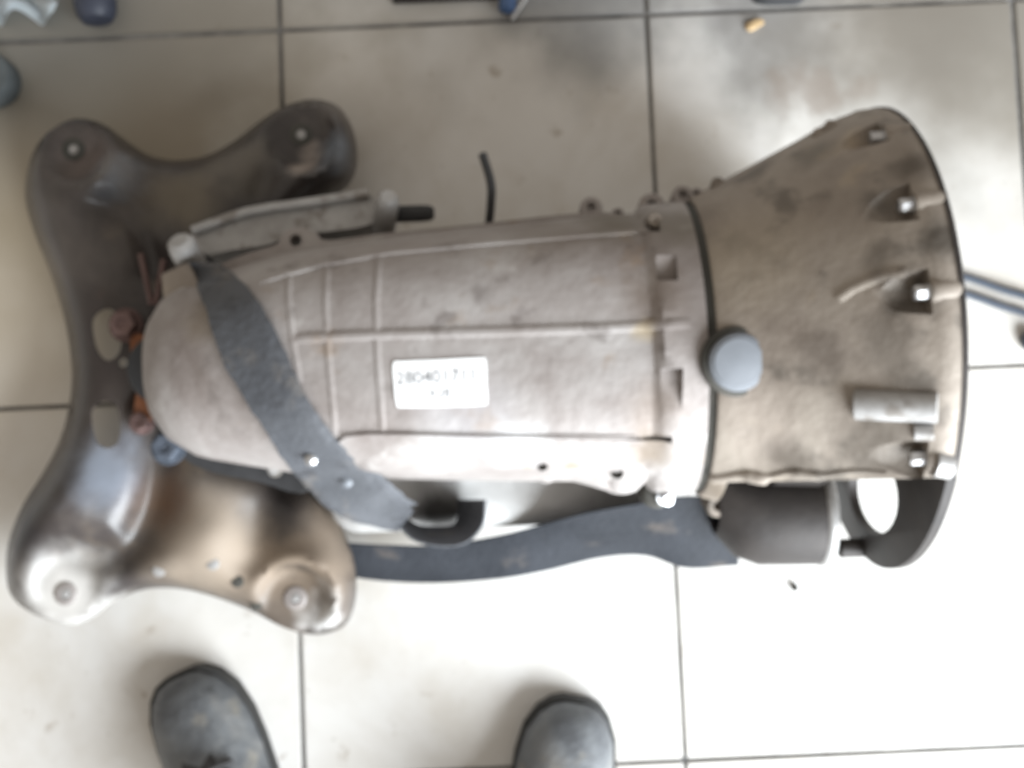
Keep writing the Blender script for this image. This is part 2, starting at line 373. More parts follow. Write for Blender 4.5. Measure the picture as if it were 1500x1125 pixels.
# ------------------------------------------------------------------ floor of square tiles
TS, TG = 0.399, 0.0021
T0 = Vector((-0.2525, 0.4555, 0)); TA = math.radians(2.5)
bm = bmesh.new(); bmesh.ops.create_cube(bm, size=1, matrix=Matrix.Translation((0, 0.05, -0.0285)) @ Matrix.Rotation(TA, 4, 'Z') @ Matrix.Diagonal((4.4, 4.4, 0.05, 1)))
fl = link('floor', bm_mesh(bm, 'floor'), M['grout']); fl['kind'] = 'structure'
bm = bmesh.new(); bmesh.ops.create_cube(bm, size=1, matrix=Matrix.Translation((0, 0, -0.006)) @ Matrix.Diagonal((TS - 2 * TG, TS - 2 * TG, 0.012, 1)))
bmesh.ops.bevel(bm, geom=[e for e in bm.edges if all(v.co.z > -0.001 for v in e.verts) or abs(e.verts[0].co.z - e.verts[1].co.z) > 0.005], offset=0.0016, segments=2, affect='EDGES')
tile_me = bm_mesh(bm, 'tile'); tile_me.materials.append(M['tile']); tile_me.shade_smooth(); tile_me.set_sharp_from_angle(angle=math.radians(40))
rt = Matrix.Rotation(TA, 3, 'Z')
for i in range(-4, 6):
    for j in range(-6, 4):
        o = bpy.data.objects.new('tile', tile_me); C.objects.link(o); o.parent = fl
        c = T0 + rt @ Vector(((i + 0.5) * TS, (j + 0.5) * TS, 0))
        o.location = (c.x, c.y, random.uniform(-0.0006, 0.0))
        o.rotation_euler = (random.uniform(-.0008, .0008), random.uniform(-.0008, .0008), TA)

# ------------------------------------------------------------------ gearbox
gb = thing('gearbox', 'used aluminium automatic gearbox with wide brown bell housing lying on the tiles', 'gearbox', G(-0.3, 0, 0))
NR = 112
def rings(us, off=0.0, ths=NR):
    return [[surf(u, 2 * math.pi * k / ths, off) for k in range(ths)] for u in us]
# main case
us = [-0.638, -0.637, -0.634, -0.628, -0.622, -0.612] + list(np.linspace(-0.60, -0.215, 34)) + [-0.212, -0.208, -0.204, -0.19, -0.1705]
case_me = grid_mesh('main_case', rings(us))
def pocket_box(px0, py0, px1, py1, depth):
    zt = hit((px0 + px1) / 2, (py0 + py1) / 2).z
    pts = [P(px0, py0, zt), P(px1, py0, zt), P(px1, py1, zt), P(px0, py1, zt)]
    return grid_mesh('cut', [[p + Vector((0, 0, 0.03)) for p in pts], [p - Vector((0, 0, depth)) for p in pts]])
case_me = boolean(case_me, [pocket_box(942, 640, 982, 684, 0.014), pocket_box(962, 372, 992, 412, 0.006), pocket_box(968, 540, 1000, 598, 0.006), pocket_box(945, 312, 966, 342, 0.010)])
case = link('main_case', case_me, M['case'], gb, smooth=38)
# seam ring between case and bell
link('seam_gasket', ring_mesh('seam_gasket', [[surf(u, 2 * math.pi * k / NR, o) for k in range(NR)] for (u, o) in ((-0.1712, -0.004), (-0.1632, -0.004), (-0.1632, -0.03), (-0.1712, -0.03))]), M['seam'], gb, smooth=40)

# bell housing: a shell, cut by bolt pockets and the starter hole
UO = [-0.1636, -0.160, -0.145, -0.12, -0.10, -0.08, -0.06, -0.05, -0.04, -0.03, -0.0185, -0.0155, -0.003, 0.0]
def bell_r(u, th, off):
    return surf(u, th, off)
outer = [[bell_r(u, 2 * math.pi * k / NR, -0.0015 if u in (-0.1636, 0.0) else 0.0) for k in range(NR)] for u in UO]
UI = [0.0, -0.02, -0.05, -0.09, -0.13, -0.155, -0.1636]
inner = [[surf(u, 2 * math.pi * k / NR, -0.024) for k in range(NR)] for u in UI]
bell_me = ring_mesh('bell_housing', outer + inner)
SV, SZ, HV, HZ = -0.152, 0.168, -0.136, 0.190
def cyl(u0, u1, v, z, r, n=36, v1=None, z1=None, r1=None):
    p0, p1 = G(u0, v, z), G(u1, v if v1 is None else v1, z if z1 is None else z1)
    x, y, d = frame(p1 - p0)
    return grid_mesh('cut', [[p + x * rr * math.cos(2 * math.pi * k / n) + y * rr * math.sin(2 * math.pi * k / n) for k in range(n)] for p, rr in ((p0, r), (p1, r1 or r))])
def hole_cut():
    return grid_mesh('cut', [[G(u, HV + 0.036 * math.cos(2 * math.pi * k / 40), HZ + 0.066 * math.sin(2 * math.pi * k / 40)) for k in range(40)] for u in (-0.056, 0.03)])
bolt_px = [(1262, 203), (1324, 297), (1351, 427), (1350, 676)]
bolts = []
for (px, py) in bolt_px:
    u, th = hit_uth(px, py); bolts.append((u, th))
def gbox(u0, u1, v0, v1, z0, z1):
    return grid_mesh('cut', [[G(a, b, z) for a, b in ((u0, v0), (u1, v0), (u1, v1), (u0, v1))] for z in (z0, z1)])
VW = -0.118
cut = [hole_cut(), gbox(-0.15, -0.006, -0.35, VW, 0.05, 0.5)]
for (u, th) in bolts:
    c, s = math.cos(th), math.sin(th)
    R1 = 0.197
    cut.append(cyl(-0.105, -0.022, R1 * c, ZC + R1 * s, 0.010, 20, v1=(R1 - 0.001) * c, z1=ZC + (R1 - 0.001) * s, r1=0.0172))
bell_me = boolean(bell_me, cut)
bell = link('bell_housing', bell_me, M['bell'], gb, smooth=38)
for (u, th) in bolts:
    c, s = math.cos(th), math.sin(th)
    Rb = 0.190
    hex_bolt(bell, G(-0.0225, Rb * c, ZC + Rb * s), -AX, 0.0058, 0.010, M['steel'])
    # rounded boss on the flange behind each bolt
    link('boss', lathe('boss', G(-0.021, (Rb + .001) * c, ZC + (Rb + .001) * s), AX, [(0.0095, -0.001), (0.0105, 0.002), (0.0105, 0.018), (0.0095, 0.0202)], 24), M['bell'], bell, smooth=40)
# cast bosses in paler metal
def side_boss(px0, py0, px1, py1, r, m, lift=0.0, name='boss'):
    a, b = hit(px0, py0), hit(px1, py1)
    d = (b - a)
    pts = [a - Vector((0, 0, r * 0.3 - lift)), a - Vector((0, 0, r * 0.2 - lift)) + d * 0.02, b - Vector((0, 0, r * 0.4 - lift)) - d * 0.02, b - Vector((0, 0, r * 0.5 - lift))]
    x, y, _ = frame(d); rows = []
    for p, rr in zip(pts, (r * 0.8, r, r, r * 0.85)):
        rows.append([p + x * rr * math.cos(2 * math.pi * k / 20) + y * rr * math.sin(2 * math.pi * k / 20) for k in range(20)])
    return link(name, grid_mesh(name, rows), m, bell, smooth=40)
side_boss(1250, 592, 1376, 597, 0.0115, M['alu'], 0.004)
side_boss(1338, 633, 1368, 633, 0.006, M['alu'], 0.003)
side_boss(1370, 678, 1396, 682, 0.0105, M['alu'], 0.0)
rib_along('rib', [(1226, 440), (1250, 424), (1290, 406), (1330, 398)], 0.004, 0.0022, M['bell'], bell)
link('flange_rim', ring_mesh('flange_rim', [[surf(0.0, 2 * math.pi * k / NR, o) + AX * du for k in range(NR)] for (du, o) in ((-.003, .0006), (.0, .0008), (.0015, -.001), (.0015, -.012), (.0005, -.012), (-.003, -.002))]), M['oily'], bell, smooth=40)
for (px, py, r) in [(1218, 186, .006), (1200, 196, .005), (1052, 270, .006)]:
    p = hit(px, py, zlow=0.2); link('boss', lathe('boss', p - Vector((0, 0, 0.004)), (0, 0.3, 1), [(r, -0.01), (r, 0.004), (r * .7, 0.006)], 14), M['bell'], bell, smooth=40)
# starter motor pocket: open tube cast into the side of the bell
n = 48
def starter_ring(u, r, dv=0.0):
    return [G(u, SV + dv + r * math.cos(2 * math.pi * k / n), SZ + r * math.sin(2 * math.pi * k / n)) for k in range(n)]
st = ring_mesh('starter_pocket', [starter_ring(-0.145, 0.036, .02), starter_ring(-0.128, 0.043, .006), starter_ring(-0.108, 0.0455), starter_ring(-0.085, 0.0465), starter_ring(-0.054, 0.0475), starter_ring(-0.0495, 0.047), starter_ring(-0.049, 0.0435), starter_ring(-0.051, 0.0405), starter_ring(-0.11, 0.039), starter_ring(-0.143, 0.032, .02)])
sp = link('starter_pocket', st, M['oily'], bell, smooth=40)
rimm = ring_mesh('rim', [starter_ring(-0.0490 + 0.0055 * math.cos(t), 0.0455 + 0.0042 * math.sin(t)) for t in np.linspace(0, 2 * math.pi, 12, endpoint=False)])
link('rim', rimm, M['alu'], sp, smooth=50)
link('rolled_edge', tube('rolled_edge', [hit(px, py, -.002, .2) for px, py in ((1045, 700), (1090, 694), (1120, 698), (1160, 690), (1200, 695), (1250, 689), (1300, 692))], [.005, .007, .004, .005, .0035, .003], 12, 5), M['bell'], bell, smooth=60)
link('side_wall', gbox(-0.152, -0.052, VW + 0.0005, VW + 0.008, 0.06, 0.255), M['oily'], bell)
# flange ear round the starter hole
disc = lathe('starter_flange', G(-0.0075, 0, ZC), AX, [(0.200, 0), (0.2012, 0.001), (0.2012, 0.0087), (0.19, 0.0088)], 96)
disc = boolean(disc, [gbox(-0.03, 0.01, VW - 0.001, 0.4, -0.2, 0.6), hole_cut()])
link('starter_flange', disc, M['oily'], bell, smooth=40)
q = G(-0.0165, -0.178, 0.118); hex_bolt(bell, P(1275, 793, 0.145), -AX, 0.006, 0.008, M['steel'])
link('lug', lathe('lug', P(1240, 803, 0.15), AX, [(0.006, -0.008), (0.009, -0.006), (0.009, 0.016), (0.006, 0.018)], 16), M['oily'], bell, smooth=40)
# torque converter inside the bell
link('torque_converter', lathe('torque_converter', G(-0.13, 0, ZC), AX, [(0.03, 0), (0.10, 0.012), (0.125, 0.03), (0.128, 0.07), (0.11, 0.092), (0.05, 0.10), (0.03, 0.112), (0.01, 0.113)], 48), M['oily'], gb, smooth=40)
# grey round plug at the seam
pc = hit(1080, 530); u, th = hit_uth(1080, 530); nrm = (surf(u, th, .01) - surf(u, th)).normalized()
pl = link('breather_plug', lathe('breather_plug', pc - nrm * 0.004, nrm, [(0.0225, 0), (0.0225, 0.008), (0.0212, 0.0095), (0.0195, 0.0098), (0.0188, 0.011), (0.006, 0.0125), (0.001, 0.0126)], 40), M['plug'], gb, smooth=30)
link('collar', lathe('collar', pc - nrm * 0.008, nrm, [(0.0275, 0), (0.0275, 0.006), (0.0255, 0.0085), (0.022, 0.0085)], 40), M['seam'], pl, smooth=35)
# ribs cast into the case
rib_along('rib', [(425, 496), (560, 490), (720, 486), (880, 481), (1012, 474)], 0.0048, 0.0020, M['case'], case)
rib_along('rib', [(380, 412), (470, 388), (570, 370), (720, 356), (850, 345), (950, 338)], 0.004, 0.002, M['case'], case)
rib_along('rib', [(425, 392), (424, 440), (430, 500), (440, 560)], 0.0032, 0.0008, M['case'], case)
rib_along('rib', [(481, 382), (478, 440), (482, 520), (492, 640)], 0.0032, 0.0008, M['case'], case)
rib_along('rib', [(556, 372), (552, 440), (554, 520), (562, 640)], 0.0034, 0.001, M['case'], case)
rib_along('rib', [(500, 640), (620, 640), (760, 642), (930, 644)], 0.005, 0.0022, M['case'], case)
# rails with bolt lugs along both lower edges of the case
low = smooth_loop([(505, 640), (700, 640), (900, 645), (985, 650), (985, 690), (950, 702), (930, 720), (905, 724), (880, 716), (850, 708), (822, 702), (800, 708), (775, 702), (700, 704), (600, 700), (530, 690)], 4)
def zlow_(px, py): return max(hit(px, py, 0.0035, 0.2).z, 0.262 - 0.0006 * max(0, py - 655))
for hx, hy, hr in ((795, 682, .0045), (905, 692, .0055)):
    link('dark_hole_plug', lathe('dark_hole_plug', P(hx, hy, zlow_(hx, hy)), (0, 0, 1), [(hr, -.02), (hr, -.0006), (hr * .9, .0003), (hr * .7, -.003)], 14), M['seam'], gb, smooth=40)  # dark plug stands in for the shade down the hole
lr = link('lower_rail', plate('lower_rail', low, [circle_px(795, 682, 6, 12), circle_px(905, 692, 8, 12)], zlow_, 0.022, 22), M['case'], gb, smooth=35)
up = smooth_loop([(300, 420), (315, 392), (360, 372), (405, 358), (415, 340), (438, 333), (462, 340), (478, 352), (560, 342), (700, 328), (850, 312), (900, 316), (900, 360), (700, 380), (480, 400)], 4)
link('upper_rail', plate('upper_rail', up, [circle_px(433, 352, 9, 14)], lambda x, y: 0.232, 0.02, 22), M['case'], gb, smooth=35)
for (px, py, r, h, z) in [(866, 308, .010, .02, .222), (905, 316, .006, .012, .22), (955, 306, .012, .02, .226), (1000, 290, .009, .02, .235), (1020, 288, .006, .016, .24)]:
    c = P(px, py, z); link('boss', lathe('boss', c - Vector((0, 0, h)), (0, 0.12, 1), [(r, 0), (r, h), (r * 0.85, h + .002), (r * .45, h + .002), (r * .4, h - .004)], 16), M['case'], case, smooth=40)
for (px, py) in [(958, 326), (960, 662)]:
    c = P(px, py, hit(px, py).z - 0.012); hex_bolt(case, c, (0, 0, 1), 0.0065, 0.01, M['bell'])
c = P(975, 728, 0.20); hex_bolt(case, c, (0.2, -0.4, 1), 0.0062, 0.008, M['steel'])
link('lug', lathe('lug', P(962, 722, 0.19) - Vector((0, 0, 0.03)), (0, 0, 1), [(0.014, 0), (0.014, 0.03), (0.011, 0.033)], 16), M['seam'], case, smooth=40)
for (px, py, r) in [(1052, 728, .011), (1090, 722, .013), (1130, 706, .010)]:
    link('lug', lathe('lug', P(px, py, 0.2) - Vector((0, 0, 0.04)), (0, -0.2, 1), [(r, 0), (r, 0.038), (r * .8, 0.042), (r * .4, 0.042), (r * .38, .036)], 16), M['bell'], bell, smooth=40)
# oil pan
def rrect(u0, u1, v0, v1, r, z, n=6):
    out = []
    for (cu, cv, a0) in ((u1 - r, v1 - r, 0), (u0 + r, v1 - r, 90), (u0 + r, v0 + r, 180), (u1 - r, v0 + r, 270)):
        for k in range(n + 1):
            a = math.radians(a0 + 90 * k / n); out.append(G(cu + r * math.cos(a), cv + r * math.sin(a), z))
    return out
pan = grid_mesh('oil_pan', [rrect(-.47, -.215, -.12, .10, .03, 0.0), rrect(-.485, -.20, -.135, .115, .035, .012), rrect(-.49, -.195, -.14, .12, .035, .075), rrect(-.505, -.185, -.157, .135, .03, .082), rrect(-.505, -.185, -.158, .136, .03, .094), rrect(-.5, -.19, -.152, .13, .03, .1), rrect(-.49, -.2, -.14, .12, .03, .105)])
link('oil_pan', pan, M['pan'], gb, smooth=40)
# bracket, stubs, connector on the far side of the tail
br = smooth_loop([(280, 348), (300, 328), (360, 314), (450, 300), (538, 286), (546, 300), (544, 328), (470, 340), (425, 344), (395, 358), (340, 366), (300, 372)], 3)
bk = link('shift_bracket', plate('shift_bracket', br, [], lambda x, y: 0.205, 0.05, 0), M['alu'], gb, smooth=35)
link('edge_bead', tube('edge_bead', [P(282, 338, .21), P(360, 311, .21), P(450, 297, .21), P(540, 283, .21)], 0.0045, 10), M['alu'], bk, smooth=60)
link('dark_sheet', plate('dark_sheet', smooth_loop([(285, 340), (440, 330), (420, 372), (330, 385), (288, 380)], 3), [], lambda x, y: 0.15, 0.03, 0), M['rubber'], gb, smooth=40)  # black sheet put in for the dark area beneath the bracket
def stub(a, b, r, m, name, prof=((0.75, 0), (1, .08), (1, .7), (.92, .9), (.6, 1))):
    a, b = Vector(a), Vector(b); L = (b - a).length
    return link(name, lathe(name, a, b - a, [(r * k, L * t) for k, t in prof], 22), m, gb, smooth=40)
stub(P(284, 392, .215), P(262, 352, .245), 0.0125, M['alu'], 'stub_pin')
stub(P(561, 340, .19), P(569, 287, .235), 0.0105, M['alu'], 'stub_pin')
stub(P(574, 314, .205), P(636, 312, .205), 0.0075, M['rubber'], 'plug_connector')
link('tail_bracket', plate('tail_bracket', [(236, 402), (276, 385), (300, 438), (242, 458)], [], lambda x, y: 0.225 + 0.0006 * (x - 236), 0.06, 0), M['bell'], gb, smooth=30)
for pts in ([(206, 372), (222, 446)], [(240, 380), (228, 446)]):
    link('bracket_strut', tube('bracket_strut', [P(*pts[0], .14), P(*pts[1], .14)], 0.003, 8, 1), M['rustbolt'], gb, smooth=60)
link('tail_flange', plate('tail_flange', smooth_loop([(224, 470), (216, 540), (224, 610), (248, 655), (300, 688), (380, 706), (450, 716), (450, 600), (300, 470)], 4), [], lambda x, y: 0.15, 0.03, 30), M['rubber'], gb, smooth=35)
hex_bolt(gb, P(246, 655, 0.152), (0, 0, 1), 0.0135, 0.012, M['cable'])
stub(P(404, 690, .16), P(398, 672, .19), 0.007, M['alu'], 'tail_bolt')
# breather hose sticking up beside the case
link('breather_hose', tube('breather_hose', [P(716, 330, .2), P(719, 300, .215), P(719, 268, .225), P(707, 226, .22)], 0.0038, 10), M['rubber'], gb, smooth=60)
# sticker on the case
sl = smooth_loop([(576, 532), (590, 529), (640, 527), (700, 524), (712, 528), (713, 560), (714, 588), (706, 594), (650, 596), (590, 597), (581, 592), (577, 560)], 3)
zs = lambda x, y: hit(x, y).z + 0.0012
stk = tag(link('paper_sticker', plate('paper_sticker', sl, [], zs, 0.0006, 12), M['paper'], gb, smooth=60), 'small white paper sticker with two lines of faint print')
def text_on(body, px, py, size, parent):
    cu = bpy.data.curves.new('t', 'FONT'); cu.body = body; cu.size = size; cu.align_x = 'CENTER'; cu.align_y = 'CENTER'; cu.extrude = 0.0001
    o = bpy.data.objects.new('t', cu); C.objects.link(o)
    me = bpy.data.meshes.new_from_object(o.evaluated_get(bpy.context.evaluated_depsgraph_get())); bpy.data.objects.remove(o)
    p0 = P(px, py, zs(px, py)); r = Matrix.Rotation(G_A, 3, 'Z')
    for v in me.vertices:
        q = p0 + r @ v.co; u_, v_ = toG(q); v.co = Vector((q.x, q.y, zsurf(u_, v_) + 0.0017))
    return link('printed_line', me, M['ink'], parent)
text_on('280401711', 640, 553, 0.0145, stk)
text_on('A28', 644, 577, 0.0105, stk)

# ------------------------------------------------------------------ crossmember (pressed steel, four arms)
OUT = smooth_loop([(75, 190), (110, 174), (150, 181), (185, 206), (220, 228), (260, 235), (305, 227), (345, 205), (385, 174), (420, 154), (460, 145), (497, 157), (517, 190), (523, 232), (513, 266), (480, 292),
                   (420, 325), (340, 370), (275, 430), (262, 520), (275, 610), (330, 668), (400, 690), (452, 712), (490, 756), (514, 805), (522, 855), (516, 896), (500, 920), (463, 930), (418, 920), (370, 896), (310, 873), (258, 862), (210, 864), (165, 882),
                   (135, 906), (100, 916), (55, 902), (20, 878), (9, 845), (12, 795), (32, 742), (60, 697), (86, 648), (101, 595), (105, 540), (95, 470), (74, 400), (50, 340), (37, 290), (41, 245), (54, 213)], 4)
HOLES = [smooth_loop([(134, 478), (140, 460), (158, 452), (172, 462), (178, 492), (174, 518), (158, 528), (142, 514)], 3), smooth_loop([(133, 612), (138, 594), (154, 587), (170, 594), (176, 620), (174, 646), (158, 657), (140, 646)], 3), circle_px(180, 531, 7, 12),
         circle_px(108, 219, 6, 12), circle_px(441, 197, 7, 12), circle_px(433, 876, 7, 12), circle_px(97, 870, 7, 12)]
PADS = [(108, 216, 34, 26), (441, 200, 36, 26), (432, 880, 40, 24), (100, 872, 36, 24)]
GROOVES = [([(78, 262), (130, 292), (190, 322), (228, 390)], -0.013, 20), ([(232, 600), (232, 700), (215, 765), (180, 812), (95, 826), (72, 850)], -0.026, 34), ([(405, 640), (400, 700), (380, 770), (372, 820)], -0.016, 36), ([(380, 290), (402, 230), (408, 190)], -0.014, 22), ([(250, 250), (240, 330), (230, 400)], -0.018, 40)]
DOMES = [(458, 218, 66, 0.026), (450, 850, 66, 0.024), (95, 730, 70, 0.016), (118, 268, 62, 0.022), (300, 790, 60, .01)]
GROOVES = [([(q.x, q.y) for q in catmull([(a, b, 0) for a, b in ln], 6)], h, wd) for ln, h, wd in GROOVES]
NOUT = len(OUT)
def cm_z(x, y):
    d = min(seg_dist((x, y), OUT[i], OUT[(i + 1) % NOUT]) for i in range(NOUT))
    if not inside((x, y), OUT): d = 0
    t = min(1, d / 52.0); s = math.sqrt(max(0, 1 - (1 - t) ** 2))
    z = 0.055 + 0.055 * s
    for (cx, cy, r, h) in DOMES:
        z += h * math.exp(-((x - cx) ** 2 + (y - cy) ** 2) / (r * 0.7) ** 2)
    for (ln, h, wd) in GROOVES:
        dd = min(seg_dist((x, y), ln[i], ln[i + 1]) for i in range(len(ln) - 1)); z += h * math.exp(-(dd / wd) ** 2) * s
    for (cx, cy, r, fall) in PADS:
        dd = math.hypot(x - cx, y - cy); k = 1 if dd < r else max(0, 1 - (dd - r) / fall); k = k * k * (3 - 2 * k)
        z = z * (1 - k) + 0.086 * k
    return z
cm = thing('crossmember', 'black painted pressed steel crossmember with four spread arms under the gearbox tail', 'crossmember', P(150, 550, 0))
link('pressed_body', plate('pressed_body', OUT, HOLES, cm_z, 0.003, 9), M['paint'], cm, smooth=55)
for (px, py) in [(108, 219), (441, 197), (433, 876), (97, 870)]:
    z = 0.086; c = P(px, py, z)
    rg = lathe('hole_insert', c, (0, 0, 1), [(0.0115, -0.002), (0.0115, 0.0012), (0.009, 0.0025), (0.0056, 0.0025), (0.0052, -0.002)], 20)
    link('hole_insert', rg, M['seam'] if py < 500 else M['case'], cm, smooth=40)
    link('stud', lathe('stud', c, (0, 0, 1), [(0.0051, -0.004), (0.005, 0.001), (0.003, 0.002)], 14), M['alu'], cm, smooth=40)
for (px, py) in [(348, 852), (375, 886), (233, 836), (312, 826)]:
    link('spot_weld', lathe('spot_weld', P(px, py, cm_z(px, py)), (0, 0, 1), [(0.006, -0.002), (0.006, 0.0006), (0.003, 0.0014)], 12), M['seam'] if px > 320 else M['alu'], cm, smooth=40)
link('rubber_mount', lathe('rubber_mount', P(262, 545, 0.090), (0, 0, 1), [(0.034, 0), (0.036, 0.01), (0.03, 0.03), (0.034, 0.05), (0.03, 0.06)], 32), M['rubber'], cm, smooth=40)
link('rusty_strap', plate('rusty_strap', smooth_loop([(190, 498), (212, 492), (224, 540), (226, 590), (216, 618), (196, 612), (200, 560)], 3), [], lambda x, y: 0.120, 0.02, 0), M['rust'], cm, smooth=40)
hex_bolt(cm, P(184, 476, 0.116), (0, 0, 1), 0.0135, 0.012, M['rustbolt'], 'mount_bolt')
hex_bolt(cm, P(207, 618, 0.114), (0, 0, 1), 0.010, 0.008, M['rustbolt'], 'mount_bolt')

# ------------------------------------------------------------------ lifting strap
ws = thing('lifting_strap', 'flat dark webbing strap slung round the gearbox with a torn loop', 'strap', P(600, 760, 0))
Lp = [(272, 384, .25), (296, 440, .2), (326, 528, .2), (378, 615, .2), (432, 695, .215), (498, 757, .19), (582, 778, .16)]
Rp = [(322, 384, .25), (372, 432, .2), (410, 500, .2), (448, 580, .2), (498, 650, .25), (560, 697, .25), (604, 738, .21)]
def draped(name, Lq, Rq, thick, n=8, k=8):
    A, B = catmull(Lq, n), catmull(Rq, n); Z = []
    for a, b in zip(A, B):
        row = [a.lerp(b, t / k) for t in range(k + 1)]
        Z.append([max(q.z, hit(q.x, q.y, 0, 0.15).z + 0.005) for q in row])
    Z = np.array(Z)
    rj = random.Random(3)
    for q in range(len(A)):
        A[q] += Vector((rj.uniform(-1.6, 1.6), rj.uniform(-1.6, 1.6), 0)); B[q] += Vector((rj.uniform(-1.6, 1.6), rj.uniform(-1.6, 1.6), 0))
    for _ in range(5):
        Zp = np.pad(Z, 1, mode='edge'); Zs = (Zp[:-2, 1:-1] + Zp[2:, 1:-1] + Zp[1:-1, :-2] + Zp[1:-1, 2:] + 2 * Z) / 6; Z = np.maximum(Zs, Z - 0.002)
    rows = []
    for i, (a, b) in enumerate(zip(A, B)):
        if i == len(A) - 1: a, b, tear = a, b, [rj.uniform(-2, 9) for _ in range(k + 1)]
        else: tear = [0] * (k + 1)
        top = [P(a.lerp(b, t / k).x + tear[t], a.lerp(b, t / k).y, Z[i, t] + thick * (1 - 0.5 * abs(2 * t / k - 1) ** 6)) for t in range(k + 1)]
        bot = [P(a.lerp(b, t / k).x + tear[t], a.lerp(b, t / k).y, Z[i, t]) for t in range(k, -1, -1)]
        rows.append(top + bot)
    return grid_mesh(name, rows)
link('band', draped('band', Lp, Rp, 0.003), M['strap'], ws, smooth=50)
# the same strap stands on edge in a loop beside the case
edge = [(583, 768), (608, 790), (645, 799), (682, 794), (706, 768), (710, 732)]
link('loop', ribbon('loop', [P(px, py, .178) for px, py in edge], [P(px + dx, py + dy, .105) for (px, py), (dx, dy) in zip(edge, [(8, -14), (4, -22), (-4, -28), (-18, -26), (-36, -14), (-40, 0)])], 0.0035), M['strap'], ws, smooth=50)
Ub = [(500, 796, .06), (560, 799, .07), (640, 800, .08), (730, 786, .10), (800, 768, .125), (860, 752, .15), (940, 738, .165), (1010, 728, .175), (1082, 738, .17)]
Lb = [(500, 843, .03), (560, 851, .035), (640, 854, .045), (730, 848, .055), (800, 836, .065), (880, 817, .08), (945, 814, .09), (1005, 832, .09), (1082, 828, .09)]
link('lower_band', ribbon('lower_band', [P(*q) for q in Lb], [P(*q) for q in Ub], 0.003), M['strapdark'], ws, smooth=50)
link('stud', lathe('stud', hit(455, 674, .012, .19), (0.1, -0.3, 1), [(0.005, -0.002), (0.005, 0.001), (0.0025, 0.003)], 14), M['steel'], ws, smooth=40)
link('stud', lathe('stud', P(508, 706, .238), (0.1, -0.3, 1), [(0.005, -0.004), (0.005, 0.001), (0.0025, 0.003)], 14), M['plug'], ws, smooth=40)

# ------------------------------------------------------------------ boots of the person taking the picture
def boot(label, toe_px, ang, mirror):
    base = P(*toe_px, 0.04); base.z = 0
    a = math.radians(ang); fw = Vector((math.sin(a), math.cos(a), 0)); sd = Vector((fw.y, -fw.x, 0)) * mirror
    bt = thing('work_boot', label, 'boot', base - fw * 0.14, 'boots of the person taking the picture')
    S = [(0.0, .012, .030, 0), (0.004, .024, .040, 0), (0.015, .036, .050, .001), (0.035, .046, .058, .002), (0.065, .051, .064, .002), (0.095, .0515, .074, .001), (0.125, .049, .092, 0), (0.155, .045, .116, -.001), (0.19, .041, .135, -.001), (0.225, .040, .14, 0), (0.26, .038, .14, 0), (0.285, .031, .13, 0), (0.295, .018, .11, 0)]
    rows, so = [], []
    for (s, hw, hh, off) in S:
        r = []
        for k in range(28):
            t = 2 * math.pi * k / 28; c_, s_ = math.cos(t), math.sin(t)
            x = hw * math.copysign(abs(c_) ** 0.8, c_); z = 0.018 + (hh - 0.018) * (s_ if s_ > 0 else 0) ** 0.8
            x *= 1 - 0.12 * max(0, s_)
            r.append(base - fw * s + sd * (x + off) + Vector((0, 0, z)))
        rows.append(r)
    upper = link('upper', grid_mesh('upper', rows), M['boot'], bt, smooth=60)
    pts = [(s - 0.004 if s < .1 else s + .003, hw + .002, off) for (s, hw, hh, off) in S]
    loop = [base - fw * s + sd * (hw + off) for s, hw, off in pts] + [base - fw * s + sd * (-hw + off) for s, hw, off in reversed(pts)]
    link('sole', grid_mesh('sole', [[p + Vector((0, 0, z)) for p in loop] for z in (0.0, 0.004, 0.016, 0.021)]), M['sole'], bt, smooth=50)
    def ell(s, z, ra, rb): return [base - fw * (s + ra * math.cos(2 * math.pi * k / 28)) + sd * rb * math.sin(2 * math.pi * k / 28) + Vector((0, 0, z)) for k in range(28)]
    link('shaft', grid_mesh('shaft', [ell(.225, .10, .068, .042), ell(.226, .14, .06, .043), ell(.23, .18, .058, .044), ell(.232, .205, .06, .046), ell(.232, .21, .057, .043), ell(.232, .19, .054, .04)]), M['boot'], bt, smooth=50)
    tg = ribbon('tongue', [base - fw * s + sd * -w_ + Vector((0, 0, z)) for s, w_, z in ((.075, .015, .066), (.10, .02, .078), (.13, .021, .099), (.16, .02, .125), (.175, .019, .15))], [base - fw * s + sd * w_ + Vector((0, 0, z)) for s, w_, z in ((.075, .015, .066), (.10, .02, .078), (.13, .021, .099), (.16, .02, .125), (.175, .019, .15))], 0.006)
    link('tongue', tg, M['lace'], bt, smooth=50)
    for i, (s, z) in enumerate(((.09, .080), (.108, .09), (.126, .103), (.143, .118), (.158, .133))):
        link('lace', tube('lace', [base - fw * (s + .004) + sd * -.032 + Vector((0, 0, z - .012)), base - fw * s + sd * -.012 + Vector((0, 0, z + .004)), base - fw * s + sd * .012 + Vector((0, 0, z + .004)), base - fw * (s + .004) + sd * .032 + Vector((0, 0, z - .012))], 0.0028, 8), M['lace'], bt, smooth=60)
    arc = [base - fw * (.088 + .05 * (k / 6) ** 2) + sd * (.0515 * .97 * (k / 6)) + Vector((0, 0, 0.02 + (0.072 + .02 * (k / 6) ** 2 - .02) * math.sqrt(max(0, 1 - (k / 6.3) ** 2)))) for k in range(-6, 7)]
    link('toe_seam', tube('toe_seam', arc, 0.0018, 8, 3), M['lace'], bt, smooth=60)
    return bt
boot('dark grey leather work boot pointing at the crossmember arms', (253, 998), -25, 1)
boot('dark grey leather work boot pointing at the middle of the gearbox', (846, 1036), 9, -1)

